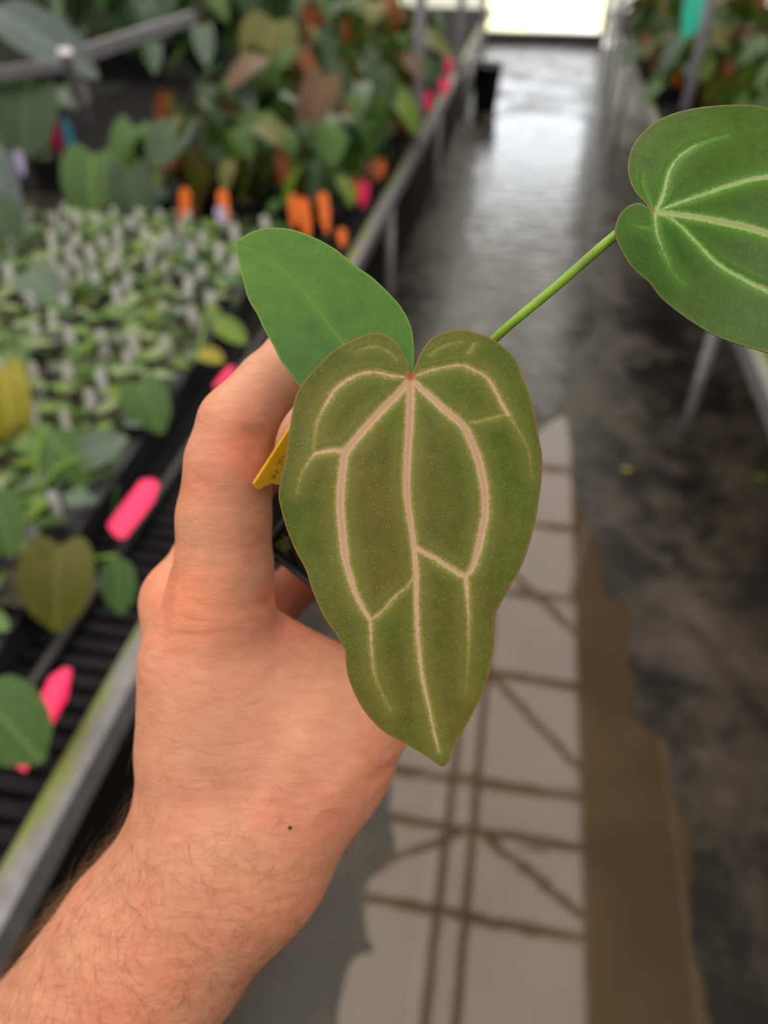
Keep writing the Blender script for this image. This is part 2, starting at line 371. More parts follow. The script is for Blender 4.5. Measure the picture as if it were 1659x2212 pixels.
# (rails carry algae attributes on every mesh)
bench('plant_bench', XL, -1, -.6, 9.6, 'long slatted plant bench with an algae-edged aluminium rail on the left of the aisle', [-.4, 3.2, 4.95, 7, 8.8])
bench('plant_bench', XR, 1, -.6, 9.6, 'long slatted plant bench on the right of the aisle, mostly behind the right leaf', [-.4, 2.42, 4.5, 6.6, 8.8])
def post(x, y, z0, z1, r, label, tilt=(0, 0)):
    m = MB(); m.tube([(0, 0, 0), (tilt[0], tilt[1], z1-z0)], r, 14); 
    o = obj('support_post', m.me('support_post', M_post, True), None, (x, y, z0)); tag(o, label, 'post', 'steel posts along the benches'); return o
post(XL-.01, 3.86, .55, 3.4, .026, 'grey steel post rising from the left bench rail, nearest of those beside the aisle')
post(XL-.01, 5.85, .55, 3.4, .026, 'second grey steel post along the left rail, behind the pink heart-shaped tags')
post(XL-.01, 8.3, .55, 3.4, .026, 'grey steel post on the left bench closest to the doorway')
post(.86, 4.9, .6, 3.4, .028, 'grey steel post on the right bench under the teal flag')
post(.66, 7.4, .0, 2.4, .022, 'grey steel post leaning at the far right bench', (-.12, .1))
# raised back shelf on the left bench
sh = empty('back_shelf', (-1.75, 3.0, .6), label='raised black slatted shelf with grey frame behind the left bench', cat='shelf')
sh.location = (0, 0, 0)
a = on(185, 115, 1.05); b = on(415, 38, 1.05)
m = MB(); m.beam(a, b, .045, .05); obj('frame_rail', m.me('frame_rail', M_frame), sh)
p0 = on(140, 110, 1.06); p1 = on(182, 262, .72)
m = MB(); m.beam(p0, p1, .05, .03); obj('frame_strut', m.me('frame_strut', M_post), sh)
a2 = on(-60, 165, 1.0); b2 = on(150, 140, 1.0)
m = MB(); m.beam(a2, b2, .04, .04); obj('frame_rail', m.me('frame_rail', M_frame), sh)
m = MB()
for k in range(44): m.box(-2.6, -1.78, 3.0+k*.05, 3.03+k*.05, .56, .575)
tag(obj('slatted_top', m.me('slatted_top', M_slat), sh), kind='stuff')
for x in (-2.55, -1.82):
    m = MB(); m.tube([(x, 3.1, 0), (x, 3.1, .56)], .018); obj('leg', m.me('leg', M_galv), sh)
# black bin beside the aisle
m = MB(); m.lathe([(.0, 0), (.10, 0), (.13, .34), (.14, .34), (.14, .37), (.12, .37), (.10, .02), (0, .02)], 24)
tag(obj('bin', m.me('bin', M_black, True), None, (-.42, 7.7, 0)), 'black plastic bin standing on the floor at the far left of the aisle', 'bin')

# ------------------------------------------------------------------ small plants and tags
def heart(L=1., Wd=.8, lobe=.22, fold=.15, droop=.25, n=22, lob=True):
    """leaf blade, base at origin, tip at +Y L, up +Z"""
    out = []
    for i in range(n):
        a = 2*PI*i/n
        x = math.sin(a); y = math.cos(a)          # a=0 tip
        if lob:
            X = Wd/2*math.sin(a)*(1+.15*math.cos(a+PI))*(abs(math.sin(a))**.05 if abs(math.sin(a)) > 1e-6 else 0)
            Y = (L*(1+lobe))/2*math.cos(a)+(L-L*(1+lobe)/2)
            if math.cos(a) < -.3: Y += L*lobe*math.exp(-(math.sin(a)/.33)**2)
            if math.cos(a) > .8: X *= .75
        else:
            X = Wd/2*math.sin(a)*(1-.12*math.cos(a)); Y = L/2*(1+math.cos(a))
            if math.cos(a) > .8 or math.cos(a) < -.8: X *= .75
        out.append((X, Y))
    V = []; Fc = []
    def z(x, y): return fold*abs(x)-droop*(max(0, y)/L)**2*L
    c = (0, L*.3)
    V.append((c[0], c[1], z(*c)))
    for s in (.5, 1.):
        for (x, y) in out:
            X = c[0]+(x-c[0])*s; Y = c[1]+(y-c[1])*s; V.append((X, Y, z(X, Y)))
    for i in range(n):
        j = (i+1) % n
        Fc.append((0, 1+j, 1+i)); Fc.append((1+i, 1+j, 1+n+j, 1+n+i))
    return V, Fc
LEAFM = {}
def leafmesh(mat, kind=0):
    k = (mat.name, kind)
    if k not in LEAFM:
        a = {0: dict(Wd=.82, lobe=.24), 1: dict(Wd=.6, lobe=.3, droop=.45), 2: dict(Wd=.42, lob=False, droop=.3), 3: dict(Wd=.62, lob=False, fold=.25, droop=.15)}[kind]
        V, Fc = heart(**a); LEAFM[k] = mesh('leaf', V, Fc, mat)
    return LEAFM[k]
def petm(pts, r, mat, n=5):
    m = MB(); m.tube(pts, r, n, False); return m.me('petiole', mat, True)
def potmesh(kind, s, h, mat):
    m = MB()
    if kind == 'square':
        b = s*.74
        def ring(w, z): return [(-w/2, -w/2, z), (w/2, -w/2, z), (w/2, w/2, z), (-w/2, w/2, z)]
        rs = [ring(b, 0), ring(s*.96, h*.86), ring(s*1.03, h*.86), ring(s*1.03, h), ring(s*.97, h), ring(s*.93, h*.8), ring(b*.9, .004)]
        V = [p for r_ in rs for p in r_]; Fc = [(3, 2, 1, 0)]
        for i in range(len(rs)-1):
            for k in range(4): Fc.append((i*4+k, i*4+(k+1) % 4, (i+1)*4+(k+1) % 4, (i+1)*4+k))
        m.add(V, Fc)
    else:
        m.lathe([(0, 0), (s*.37, 0), (s*.48, h*.86), (s*.52, h*.86), (s*.52, h), (s*.48, h), (s*.45, h*.8), (s*.35, .004)], 18)
    return m
def soilmesh(kind, s, h, mat):
    m = MB(); n = 7; V = []; Fc = []
    for i in range(n):
        for j in range(n):
            x = (i/(n-1)-.5)*s*.93; y = (j/(n-1)-.5)*s*.93
            if kind != 'square':
                u, v = 2*i/(n-1)-1, 2*j/(n-1)-1; x = u*math.sqrt(1-v*v/2)*s*.46; y = v*math.sqrt(1-u*u/2)*s*.46
            V.append((x, y, h*.86+random.uniform(-.004, .004)))
    for i in range(n-1):
        for j in range(n-1): Fc.append((i*n+j, (i+1)*n+j, (i+1)*n+j+1, i*n+j+1))
    m.add(V, Fc); return m.me('soil', mat, True)
def copy_tree(o, parent=None):
    c = o.copy(); link(c)
    if parent: c.parent = parent
    for ch in list(o.children): copy_tree(ch, c)
    return c
def add_leaf(root, base, az, L, pitch, mat, kind, hub, pm, pr=.0016):
    """leaf whose blade starts at base (local), pointing azimuth az with blade pitch; petiole from hub"""
    o = obj('leaf', leafmesh(mat, kind), root, base); o.scale = (L, L, L)
    o.rotation_euler = (pitch, random.uniform(-.25, .25), az)
    hub = Vector(hub); b = Vector(base); midp = (hub+b)/2+Vector((0, 0, (b-hub).length*.16))-Vector((b.x-hub.x, b.y-hub.y, 0))*.1
    obj('petiole', petm([hub, hub*.5+midp*.5, midp, b], pr, pm), root)
def make_plant(name, pot, s, h, leaves, label, cat='potted plant', group=None, soil=None, potmat=None):
    r = empty(name, (0, 0, 0), label=label, cat=cat, group=group)
    obj('pot', potmesh(pot, s, h, 0).me('pot', potmat or M_black), r)
    obj('soil', soilmesh(pot, s, h, soil or M_soil), r)
    for (x, y, z, az, L, pitch, mat, kind, pm) in leaves:
        add_leaf(r, (x, y, z), az, L, pitch, mat, kind, (x*.08, y*.08, h*.84), pm)
    return r
GRP = 'potted aroids in rows beyond the seedling trays'
def rand_leaves(n, hmin, hmax, mats, Lmin, Lmax, spread, h):
    out = []
    for i in range(n):
        az = 2*PI*i/n*2.4+random.uniform(-.4, .4); d = random.uniform(.3, 1)*spread
        z = h+random.uniform(hmin, hmax)
        out.append((-math.sin(az)*d, math.cos(az)*d, z, az, random.uniform(Lmin, Lmax), random.uniform(-1.25, -.25), random.choice(mats), random.choice([0, 0, 1, 1, 3]), random.choice([M_petiole, M_stemr])))
    return out
palettes = [[L_dark, L_mid, L_dark, L_olive], [L_mid, L_mid, L_lime, L_dark], [L_brown, L_olive, L_dark, L_rust], [L_dark, L_grey, L_mid], [L_olive, L_olive, L_brown, L_mid], [L_mid, L_rust, L_dark], [L_dark, L_dark, L_mid], [L_grey, L_mid, L_dark]]
protos = []
for i, pal in enumerate(palettes):
    protos.append(make_plant('potted_aroid', 'square', .095, .085, rand_leaves(9+i % 3, .04, .30, pal, .09, .17, .10, .085), 'leafy', group=GRP))
used = set()
def place(i, x, y, z, rz, sc_, label, group):
    p = protos[i]
    o = p if i not in used else copy_tree(p); used.add(i)
    o.location = (x, y, z); o.rotation_euler.z = rz; o.scale = (sc_,)*3
    tag(o, label, 'potted plant', group); return o
TAGM = {}
def plant_tag(x, y, z, rz, mat, label, group=None, w=.02, h=.055, lean=.15, name='plant_tag', shape='point'):
    k = (mat.name, w, h, shape)
    if k not in TAGM:
        if shape == 'point': o = [(-w/2, h*.88), (-w*.22, h), (w*.22, h), (w/2, h*.88), (w/2, h*.1), (w*.15, -h*.5), (-w*.15, -h*.5), (-w/2, h*.1)]
        else: o = [(-w/2, h*.95), (-w*.42, h), (w*.42, h), (w/2, h*.95), (w/2, 0), (-w/2, 0)]
        n = len(o); V = [(a, -.0005, b) for a, b in o]+[(a, .0005, b) for a, b in o]
        TAGM[k] = mesh('plant_tag', V, [tuple(range(n)), tuple(range(n, 2*n))[::-1]]+[(i, i+n, (i+1) % n+n, (i+1) % n) for i in range(n)], mat, False)
    t = obj(name, TAGM[k], None, (x, y, z)); t.rotation_euler = (lean+random.uniform(-.1, .1), random.uniform(-.12, .12), rz)
    return tag(t, label, 'tag', group)

# --- seedling trays with seedlings, left foreground
TZ = .6
def tray(x0, x1, y0, y1, rot, label):
    r = empty('seedling_tray', (x1, y0, TZ-.012), rot, label=label, cat='tray')
    w = x1-x0; L = y1-y0
    m = MB(); m.box(-w, 0, 0, L, 0, .006); obj('base', m.me('base', M_tray), r)
    for b in ((-.05, 0, 0, L), (-w, -w+.012, 0, L), (-w, 0, 0, .012), (-w, 0, L-.012, L)):
        m = MB(); m.box(b[0] if b[0] != -.05 else -.010, b[1], b[2], b[3], 0, .065); m.box(b[0]+.004 if b[0] == -.05 else b[0], b[1]+.004, b[2], b[3], .061, .068); obj('wall', m.me('wall', M_tray), r)
    return r
xr0 = -.715
tray(-2.0, xr0, .52, 1.505, .035, 'long black seedling tray nearest the camera, pink tags along its lip')
tray(-2.0, xr0-.035, 1.51, 2.53, .03, 'black seedling tray behind the nearest one, full of white tags')
seedp = []
for i in range(7):
    s = .082; h = .062
    lv = []
    n = random.choice([3, 4, 5])
    for k in range(n):
        az = 2*PI*k/n+random.uniform(-.5, .5); dd = random.uniform(.008, .034)
        lv.append((-math.sin(az)*dd, math.cos(az)*dd, h+random.uniform(.0, .04), az, random.uniform(.03, .064), random.uniform(-.6, .2), random.choice([L_seed, L_seed, L_pale, L_mid, L_lime, L_grey][: 6]), random.choice([0, 3, 0]), M_petiole))
    seedp.append(make_plant('potted_seedling', 'square', s, h, lv, 'small', group='seedlings', soil=random.choice([M_soil, M_bark, M_moss])))
usedS = set()
SL = {0: 'light green seedling in small pot, front rows', 1: 'light green seedling in small pot, middle rows', 2: 'tiny pale seedling in small pot, rear rows'}
SG = {0: 'seedlings in the front rows', 1: 'seedlings in the middle rows', 2: 'seedlings in the rear rows'}
TGL = {0: 'white plastic tag in the front seedling rows', 1: 'white plastic tag in the middle seedling rows', 2: 'small white tag in the rear seedling rows'}
cnt = 0
for j in range(22):
    for i in range(13):
        y = .58+j*.0885; x = xr0-.052-i*.0925-(y-.52)*.035+random.uniform(-.004, .004)
        P = (x, y, TZ+.06)
        if not inview(P, 170) : continue
        qx, qy = px_of(P)
        if qy > 1700: continue
        z = 0 if qy > 950 else (1 if qy > 680 else 2)
        k = random.randrange(7)
        o = seedp[k] if k not in usedS else copy_tree(seedp[k]); usedS.add(k)
        o.location = (x, y, TZ-.004); o.rotation_euler.z = random.choice([0, PI/2, PI, -PI/2])+random.uniform(-.05, .05)
        col = 'nearest the aisle' if qx > 360 else ('in the middle columns' if qx > 170 else 'by the left picture edge')
        tag(o, SL[z]+', '+col, 'seedling', SG[z]+' '+col); cnt += 1
        if random.random() < .62:
            plant_tag(x+random.uniform(-.01, .015), y-.02, TZ+.058, random.uniform(-.4, .5), M_white, TGL[z]+', '+col, 'white tags: '+SG[z]+' '+col, w=.025, h=.062, lean=-.25)

m = MB(); m.tube([(0, -.6, 0), (0, .4, .001), (.004, 1.2, 0), (-.003, 2.3, 0)], .012, 10)
tag(obj('irrigation_hose', m.me('irrigation_hose', M_black, True), None, (-.664, .35, TZ+.001)), 'black hose lying along the bench between the seedling trays and the rail', 'hose')
# neon pink tags lying along the lip, one thing each
def flat_tag(pts, z, mat, label, thick=.0012, name='plant_tag'):
    P = [on(x, y, zz) for (x, y), zz in zip(pts, z)]; c = sum(P, Vector())/len(P); n = len(P)
    nrm = (P[1]-P[0]).cross(P[2]-P[0]).normalized()
    if nrm.z < 0: nrm = -nrm
    V = [p-c for p in P]+[p-c-nrm*thick for p in P]
    me = mesh(name, V, [tuple(range(n)), tuple(range(n, 2*n))[::-1]]+[(i, i+n, (i+1) % n+n, (i+1) % n) for i in range(n)], mat, False)
    bm = bmesh.new(); bm.from_mesh(me); bmesh.ops.recalc_face_normals(bm, faces=bm.faces); bm.to_mesh(me); bm.free()
    return tag(obj(name, me, None, c), label, 'tag')
flat_tag([(232, 1134), (246, 1155), (262, 1164), (274, 1158), (332, 1082), (343, 1045), (332, 1035), (305, 1037)], [.645]*2+[.645]*2+[.665]*4, M_pink, 'neon pink tag resting on the black tray lip beside the index knuckle')
flat_tag([(30, 1655), (54, 1668), (80, 1625), (146, 1506), (155, 1445), (140, 1441), (108, 1462), (48, 1590)], [.63]*3+[.66]*4+[.64], M_pink, 'long neon pink tag at the left edge, partly under a green leaf')
flat_tag([(462, 832), (468, 842), (506, 800), (508, 790), (490, 795)], [.65]*2+[.66]*3, M_pink, 'small neon pink tag peeking out above the bent index finger')

# --- rows of aroids beyond the trays, left bench
def zone(x, y): return
nn = 0
for j in range(13):
    for i in range(6):
        y = 2.72+j*.205+random.uniform(-.02, .02); x = -.68-i*.17+random.uniform(-.015, .015)
        if 2.9 < y < 5.2 and x < -1.3: continue
        if j < 1 and i > 4: continue
        near = 0 if y < 3.3 else (1 if y < 4.3 else 2)
        lab = ['leafy potted aroid in the front row just beyond the seedling trays', 'dark-leaved potted aroid in the middle rows of the left bench', 'potted aroid in the far rows of the left bench near the steel posts'][near]
        sc_ = random.uniform(.85, 1.2)
        place(random.randrange(8), x, y, TZ-.012, random.uniform(0, 6.28), sc_*[.95, 1.15, 1.3][near], lab, ['front row aroids', 'middle row aroids', 'far row aroids'][near])
        nn += 1
        if random.random() < .85 and not (near == 0):
            plant_tag(x+random.uniform(-.03, .03), y-.04, TZ+.07, random.uniform(-.4, .4), random.choice([M_orange, M_orange, M_orange, M_red, M_orange, M_lilac]), 'small bright tag among dark leaves in the farther aroid rows', 'bright tags in the farther rows', w=.028, h=.075)
for (x, y, mat, lb, w_, h_) in [
    (400, 480, M_orange, 'orange tag in the front aroid row, leftmost of the orange ones', .036, .11),
    (486, 470, M_orange, 'orange tag behind the lilac tag in the front aroid row', .036, .09),
    (480, 492, M_lilac, 'lilac tag standing before an orange one in the front aroid row', .036, .07),
    (636, 470, M_orange, 'orange tag beside a lime leaf in the front aroid row', .036, .075),
    (662, 490, M_orange, 'tall orange tag just right of the one beside the lime leaf', .034, .09),
    (703, 475, M_orange, 'long upright orange tag alone in the middle of the front aroid row', .036, .09),
    (772, 408, M_orange, 'bright orange tag left of the pink one by the rail', .036, .075),
    (848, 372, M_orange, 'orange tag touching the bench rail near the steel post', .036, .05),
    (815, 432, M_pink, 'round-looking pink tag beside the bench rail, left of the aisle', .036, .06),
    (872, 240, M_red, 'orange-red tag just left of the nearest steel post', .04, .09),
    (545, 365, M_orange, 'orange tag deep in the dark leaves left of centre', .045, .10),
    (740, 520, M_orange, 'dull orange tag tucked between rail and green leaf tip', .03, .04),
    (485, 195, M_red, 'red tag high among the far rows, left one of two', .04, .06),
    (565, 195, M_red, 'red tag high among the far rows, right one of two', .035, .05)]:
    p = on(x, y, TZ+(.075 if y < 500 else .03)); p.x = min(p.x, XL-.06); plant_tag(p.x, p.y, p.z, yaw, mat, lb, None, w_, h_, -.3)
for (x, y, lb) in [(970, 146, 'pink heart-shaped tag on the left rail, topmost of three'), (960, 194, 'pink heart-shaped tag on the left rail, middle of three'), (924, 226, 'pink heart-shaped tag on the left rail, lowest of three, right of the near post')]:
    p = on(x, y, TZ+.07); plant_tag(p.x, p.y, p.z, yaw, M_pink, lb, None, .055, .065, -.3)

# --- right bench plants
for j in range(14):
    for i in range(5):
        y = 2.9+j*.33+random.uniform(-.03, .03); x = .80+i*.19+random.uniform(-.02, .02)
        if x*2.2 > y+.5 or (x < 1.05 and 3.4 < y < 5.1): continue
        place(random.choice([0, 1, 2, 4, 7, 3]), x, y, TZ-.012, random.uniform(0, 6.28), random.uniform(.95, 1.4), ('potted aroid on the right bench this side of the teal flag' if y < 4.9 else 'potted aroid at the far end of the right bench beyond the flagged post'), ('near' if y < 4.9 else 'far')+' aroids on the right bench')
        if random.random() < .4:
            plant_tag(x+random.uniform(-.03, .03), y-.04, TZ+.07, random.uniform(-.4, .4), random.choice([M_orange, M_red, M_lilac, M_white, M_blue]), 'small coloured tag between the plants on the right bench', 'coloured tags on the right bench', w=.03, h=.08)
# fill left of trays / far left with large-leaved plants
BG = 'large dark-leaved plants at the back of the left bench'
def place_leaf(root, base, tip, mat, kind, z0, z1, hub, pm=M_petiole, wide=1., roll=0., pr=.003):
    A = on(base[0], base[1], z0); dp = (A-CAM).dot(fw); B = W3(tip[0], tip[1], dp*.985); d = B-A; L = d.length
    y = d.normalized(); toc = (CAM-A).normalized(); n = (Vector((0, 0, .6))+toc*.8); n = (n-y*n.dot(y)).normalized(); x = y.cross(n)
    Mr = Matrix((x, y, n)).transposed().to_4x4()
    o = obj('leaf', leafmesh(mat, kind), root); lm = Matrix.Translation(A-root.location) @ Mr @ Matrix.Rotation(roll, 4, 'Y') @ Matrix.Diagonal((L*wide, L, L, 1))
    o.matrix_local = lm
    hb = Vector(hub); a = A-root.location
    obj('petiole', petm([hb, hb*.5+a*.5+Vector((0, 0, .02)), a], pr, pm), root)
def special(name, potpx, leaves, label, pot='square', s=.09, h=.08, z=None, tagcat='potted plant', soil=None):
    c = on(potpx[0], potpx[1], (TZ if z is None else z)); r = empty(name, c, label=label, cat=tagcat)
    obj('pot', potmesh(pot, s, h, 0).me('pot', M_black), r); obj('soil', soilmesh(pot, s, h, soil or M_soil), r)
    for (b, t, mat, kind, z0, z1, *k) in leaves:
        place_leaf(r, b, t, mat, kind, z0, z1, (0, 0, h*.84), *(k[:1] or [M_petiole]), wide=(k[1] if len(k) > 1 else 1.))
    return r
special('potted_aroid', (100, 1130), [((95, 930), (242, 1085), L_mid, 2, .74, .69, M_petiole, 1.3), ((180, 985), (260, 940), L_grey, 0, .70, .69)], 'plant with a long bright green leaf pointing at the pink tag')
special('potted_aroid', (275, 960), [((300, 828), (348, 925), L_mid, 0, .74, .70, M_petiole, 1.0)], 'plant with one round dark green leaf left of the index knuckle')
special('potted_aroid', (60, 1330), [((128, 1180), (115, 1368), L_olive, 0, .76, .72, M_stemr, 1.0), ((250, 1200), (262, 1325), L_mid, 3, .70, .68, M_petiole, .95)], 'plant with an olive brown leaf and a green one hanging over the bench edge')
special('potted_aroid', (-90, 1560), [((-60, 1480), (90, 1640), L_mid, 3, .80, .74, M_petiole, 1.2)], 'plant with a dark green leaf entering from the left edge over a pink tag')
special('potted_aroid', (-70, 1180), [((-20, 1050), (25, 1200), L_mid, 3, .78, .74)], 'plant with a green leaf at the left edge above the brown leaf')
special('potted_aroid', (-60, 860), [((5, 800), (25, 960), L_yel, 1, .78, .74, M_stemr, 1.)], 'plant with a yellowing ochre leaf at the left edge')
special('potted_aroid', (85, 700), [((60, 590), (130, 650), L_grey, 0, .74, .72, M_petiole, 1.1)], 'young plant with a blue-green round leaf in the rear seedling rows')
special('potted_aroid', (470, 690), [((462, 690), (530, 735), L_lime, 3, .70, .69, M_petiole, .9), ((430, 760), (480, 775), L_yel, 3, .69, .685)], 'young plant with a lime oval leaf at the right rim of the tray')
special('potted_aroid', (215, 480), [((200, 335), (185, 470), L_mid, 0, .80, .74, M_petiole, 1.), ((290, 280), (265, 420), L_mid, 1, .84, .78), ((340, 390), (330, 440), L_grey, 0, .74, .72), ((280, 370), (290, 520), L_dark, 1, .80, .72)], 'plant with hanging bright green spear leaves left of the orange tags', h=.06)
special('potted_aroid', (560, 300), [((590, 50), (560, 170), L_olive, 0, 1.12, 1.02, M_petiole, 1.1), ((700, 170), (660, 290), L_brown, 1, 1.0, .9, M_stemr), ((500, 270), (560, 330), L_dark, 0, .86, .84)], 'taller plant with a large folded olive leaf in the far rows')
special('potted_aroid', (830, 300), [((830, 180), (815, 300), L_olive, 0, .9, .82, M_petiole, .9), ((740, 260), (735, 370), L_mid, 1, .84, .76), ((640, 220), (610, 300), L_dark, 0, .88, .82)], 'plant with a broad olive leaf left of the nearest post')
# far left
special('potted_philodendron', (115, 400), [((60, 180), (40, 330), L_dark, 0, .95, .86, M_stemr, 1.), ((120, 195), (165, 225), L_grey, 3, .88, .86)], 'round black pot with pink and blue tags under a dark heart leaf', pot='round', s=.15, h=.12)
p = on(122, 300, .74); plant_tag(p.x, p.y, p.z-.02, yaw, M_pink, 'pink tag in the round black pot at upper left', None, .04, .09, -.2)
p = on(148, 296, .74); plant_tag(p.x, p.y, p.z-.02, yaw+.7, M_blue, 'blue tag in the round black pot at upper left', None, .04, .09, -.2)
special('potted_philodendron', (10, 420), [((-20, 20), (185, 112), L_blue, 2, 1.12, 1.05, M_stemr, 1.1), ((150, -40), (150, 78), L_grey, 1, 1.1, 1.1), ((-30, 300), (20, 470), L_blue, 2, .92, .84, M_petiole, 1.0), ((-20, 440), (30, 520), L_dark, 0, .8, .76)], 'big plant with glossy bluish leaves filling the upper left corner', s=.12, h=.11)
p = on(42, 350, .74); plant_tag(p.x, p.y, p.z-.02, yaw, M_lilac, 'lilac tag at the left edge below the blue tag', None, .036, .06, -.2)
for k in range(30):
    y = random.uniform(5.3, 8.6); x = -1.75-random.uniform(0, 1.6)
    i = random.choice([0, 3, 6, 7])
    place(i, x, y, TZ-.012+.0, random.uniform(0, 6.28), random.uniform(1.5, 2.3), 'tall dark leafy plant in the shade at the back left', 'plants at the back left')
rb = empty('rear_bench', (-2.6, 7.1, 0), label='black slatted bench under the shaded plants at the back left', cat='bench')
m = MB()
for k in range(70): m.box(-.95, .83, -1.85+k*.055, -1.82+k*.055, .562, .58)
tag(obj('slatted_top', m.me('slatted_top', M_slat), rb), kind='stuff')
for x in (-.9, .78):
    for y in (-1.8, 1.9):
        m = MB(); m.tube([(x, y, 0), (x, y, .56)], .02); obj('leg', m.me('leg', M_galv, True), rb)
# teal flag on the right post
fp = [W3(x, y, 3.95) for x, y in ((1486, -40), (1520, -40), (1526, 52), (1502, 70), (1472, 88), (1474, 30))]; fc = sum(fp, Vector())/6
fv = [p-fc for p in fp]+[p-fc-fw*-.004 for p in fp]
t = obj('marker_flag', mesh('marker_flag', fv, [tuple(range(6)), tuple(range(6, 12))[::-1]]+[(i, i+6, (i+1) % 6+6, (i+1) % 6) for i in range(6)], M_teal, False), None, fc)
tag(t, 'teal plastic flag hanging on the right post at top right', 'flag')
# fallen leaves on the floor
for px, py, mt, lb in ((1365, 1018, L_yel, 'small yellowed fallen leaf on the wet floor right of the main leaf'), (1652, 1035, L_lime, 'small green leaf tip at the right edge above the dark floor')):
    o = obj('fallen_leaf', leafmesh(mt, 3), None, on(px, py, .012)); o.scale = (.04,)*3; o.rotation_euler.z = 1.2; tag(o, lb, 'leaf')

# ------------------------------------------------------------------ the held plant
soilc = W3(800, 1120, .243)
plant = empty('potted_anthurium', soilc, label='small potted anthurium held in the hand, bronze heart leaf with pale pink veins in front', cat='potted plant')
PL = Vector(soilc)
def dense_leaf(outline, zf, veins, reds, mat, step=7., sub=2, thick=.0003, name='leaf'):
    o = crom([(x, y, 0) for x, y in outline], 5, True)
    pts = [Vector((p.x, p.y)) for p in o]
    # resample
    rs = []
    for i, p in enumerate(pts):
        q = pts[(i+1) % len(pts)]; n = max(1, int((q-p).length/step+.5))
        for k in range(n): rs.append(p.lerp(q, k/n))
    poly = np.array([(p.x, p.y) for p in rs]); n0 = len(rs)
    xs = np.arange(poly[:, 0].min(), poly[:, 0].max(), step); yy = np.arange(poly[:, 1].min(), poly[:, 1].max(), step*.87)
    G = np.array([(x+(step/2 if j % 2 else 0), y) for j, y in enumerate(yy) for x in xs])
    def inside(G):
        c = np.zeros(len(G), bool); a = poly; b = np.roll(poly, -1, 0)
        for (x1, y1), (x2, y2) in zip(a, b):
            if y1 == y2: continue
            m_ = ((G[:, 1] > y1) != (G[:, 1] > y2)) & (G[:, 0] < (x2-x1)*(G[:, 1]-y1)/(y2-y1)+x1); c ^= m_
        return c
    def segd(P, A, B):
        d = B-A; t = np.clip(((P-A)@d)/max(1e-9, d@d), 0, 1); return np.linalg.norm(P-A-t[:, None]*d, axis=1), t
    G = G[inside(G)]
    dm = np.full(len(G), 1e9)
    for a, b in zip(poly, np.roll(poly, -1, 0)): dm = np.minimum(dm, segd(G, a, b)[0])
    G = G[dm > step*.55]
    vs = [Vector(p) for p in poly]+[Vector(p) for p in G]
    r = delaunay_2d_cdt(vs, [(i, (i+1) % n0) for i in range(n0)], [], 1, 1e-4)
    me = bpy.data.meshes.new(name); me.from_pydata([(v.x, v.y, 0) for v in r[0]], [], r[2])
    bm = bmesh.new(); bm.from_mesh(me)
    for _ in range(sub): bmesh.ops.subdivide_edges(bm, edges=bm.edges, cuts=1, use_grid_fill=True)
    bmesh.ops.triangulate(bm, faces=[f for f in bm.faces if len(f.verts) > 4])
    bm.to_mesh(me); bm.free()
    N = len(me.vertices); co = np.empty(N*3); me.vertices.foreach_get('co', co); P = co.reshape(-1, 3)[:, :2]
    ed = np.full(N, 1e9)
    for a, b in zip(poly, np.roll(poly, -1, 0)): ed = np.minimum(ed, segd(P, a, b)[0])
    vd = np.full(N, 200.)
    for vpts, w0, w1 in veins:
        c = [(p.x, p.y) for p in crom([(x, y, 0) for x, y in vpts], 4)]; tot = len(c)-1
        for i in range(tot):
            d_, t_ = segd(P, np.array(c[i]), np.array(c[i+1])); w_ = w0+(w1-w0)*((i+t_)/tot); vd = np.minimum(vd, d_-w_)
    rd = np.zeros(N)
    for x, y, rr in reds: rd = np.maximum(rd, np.clip(1.4-np.hypot(P[:, 0]-x, P[:, 1]-y)/rr, 0, 1))
    Z = zf(P[:, 0], P[:, 1])+.00035*np.clip(1-(vd+4)/16, 0, 1)
    X = (P[:, 0]-829.5)/F*Z; Y = (1106-P[:, 1])/F*Z
    Wc = np.stack([X, Y, -Z], 1) @ np.array(CM.to_3x3()).T + np.array(CAM) - np.array(PL)
    me.vertices.foreach_set('co', Wc.ravel())
    sc_mm = .10
    for nm, v in (('vd', vd*sc_mm), ('ed', ed*sc_mm), ('rd', rd)):
        a = me.attributes.new(nm, 'FLOAT', 'POINT'); a.data.foreach_set('value', v.astype(np.float32))
    me.materials.append(mat); me.polygons.foreach_set('use_smooth', [True]*len(me.polygons)); me.update()
    ob = obj(name, me, plant)
    md = ob.modifiers.new('thickness', 'SOLIDIFY'); md.thickness = thick; md.offset = 0
    return ob
OA = [(887, 811), (881, 786), (868, 758), (851, 736), (830, 723), (804, 720), (782, 726), (748, 742), (718, 760), (692, 785), (670, 809), (651, 833), (638, 859), (632, 889), (626, 927), (622, 957), (617, 990), (608, 1028), (602, 1069), (608, 1102), (619, 1140), (638, 1188), (660, 1229), (673, 1270), (688, 1307), (703, 1337), (729, 1374), (744, 1404), (748, 1442), (754, 1468), (767, 1501), (786, 1535), (808, 1561), (834, 1584), (871, 1604), (901, 1621), (928, 1638), (948, 1653), (959, 1655), (969, 1647), (974, 1632), (982, 1610), (999, 1580), (1021, 1542), (1040, 1505), (1053, 1468), (1060, 1430), (1066, 1397), (1066, 1367), (1068, 1332), (1077, 1311), (1094, 1281), (1107, 1258), (1122, 1232), (1133, 1206), (1144, 1173), (1157, 1121), (1165, 1072), (1170, 1028), (1171, 998), (1169, 971), (1163, 942), (1159, 912), (1152, 882), (1141, 844), (1129, 815), (1118, 785), (1103, 764), (1084, 747), (1062, 732), (1028, 719), (999, 713), (969, 716), (942, 725), (924, 740), (909, 762), (899, 786), (892, 803)]
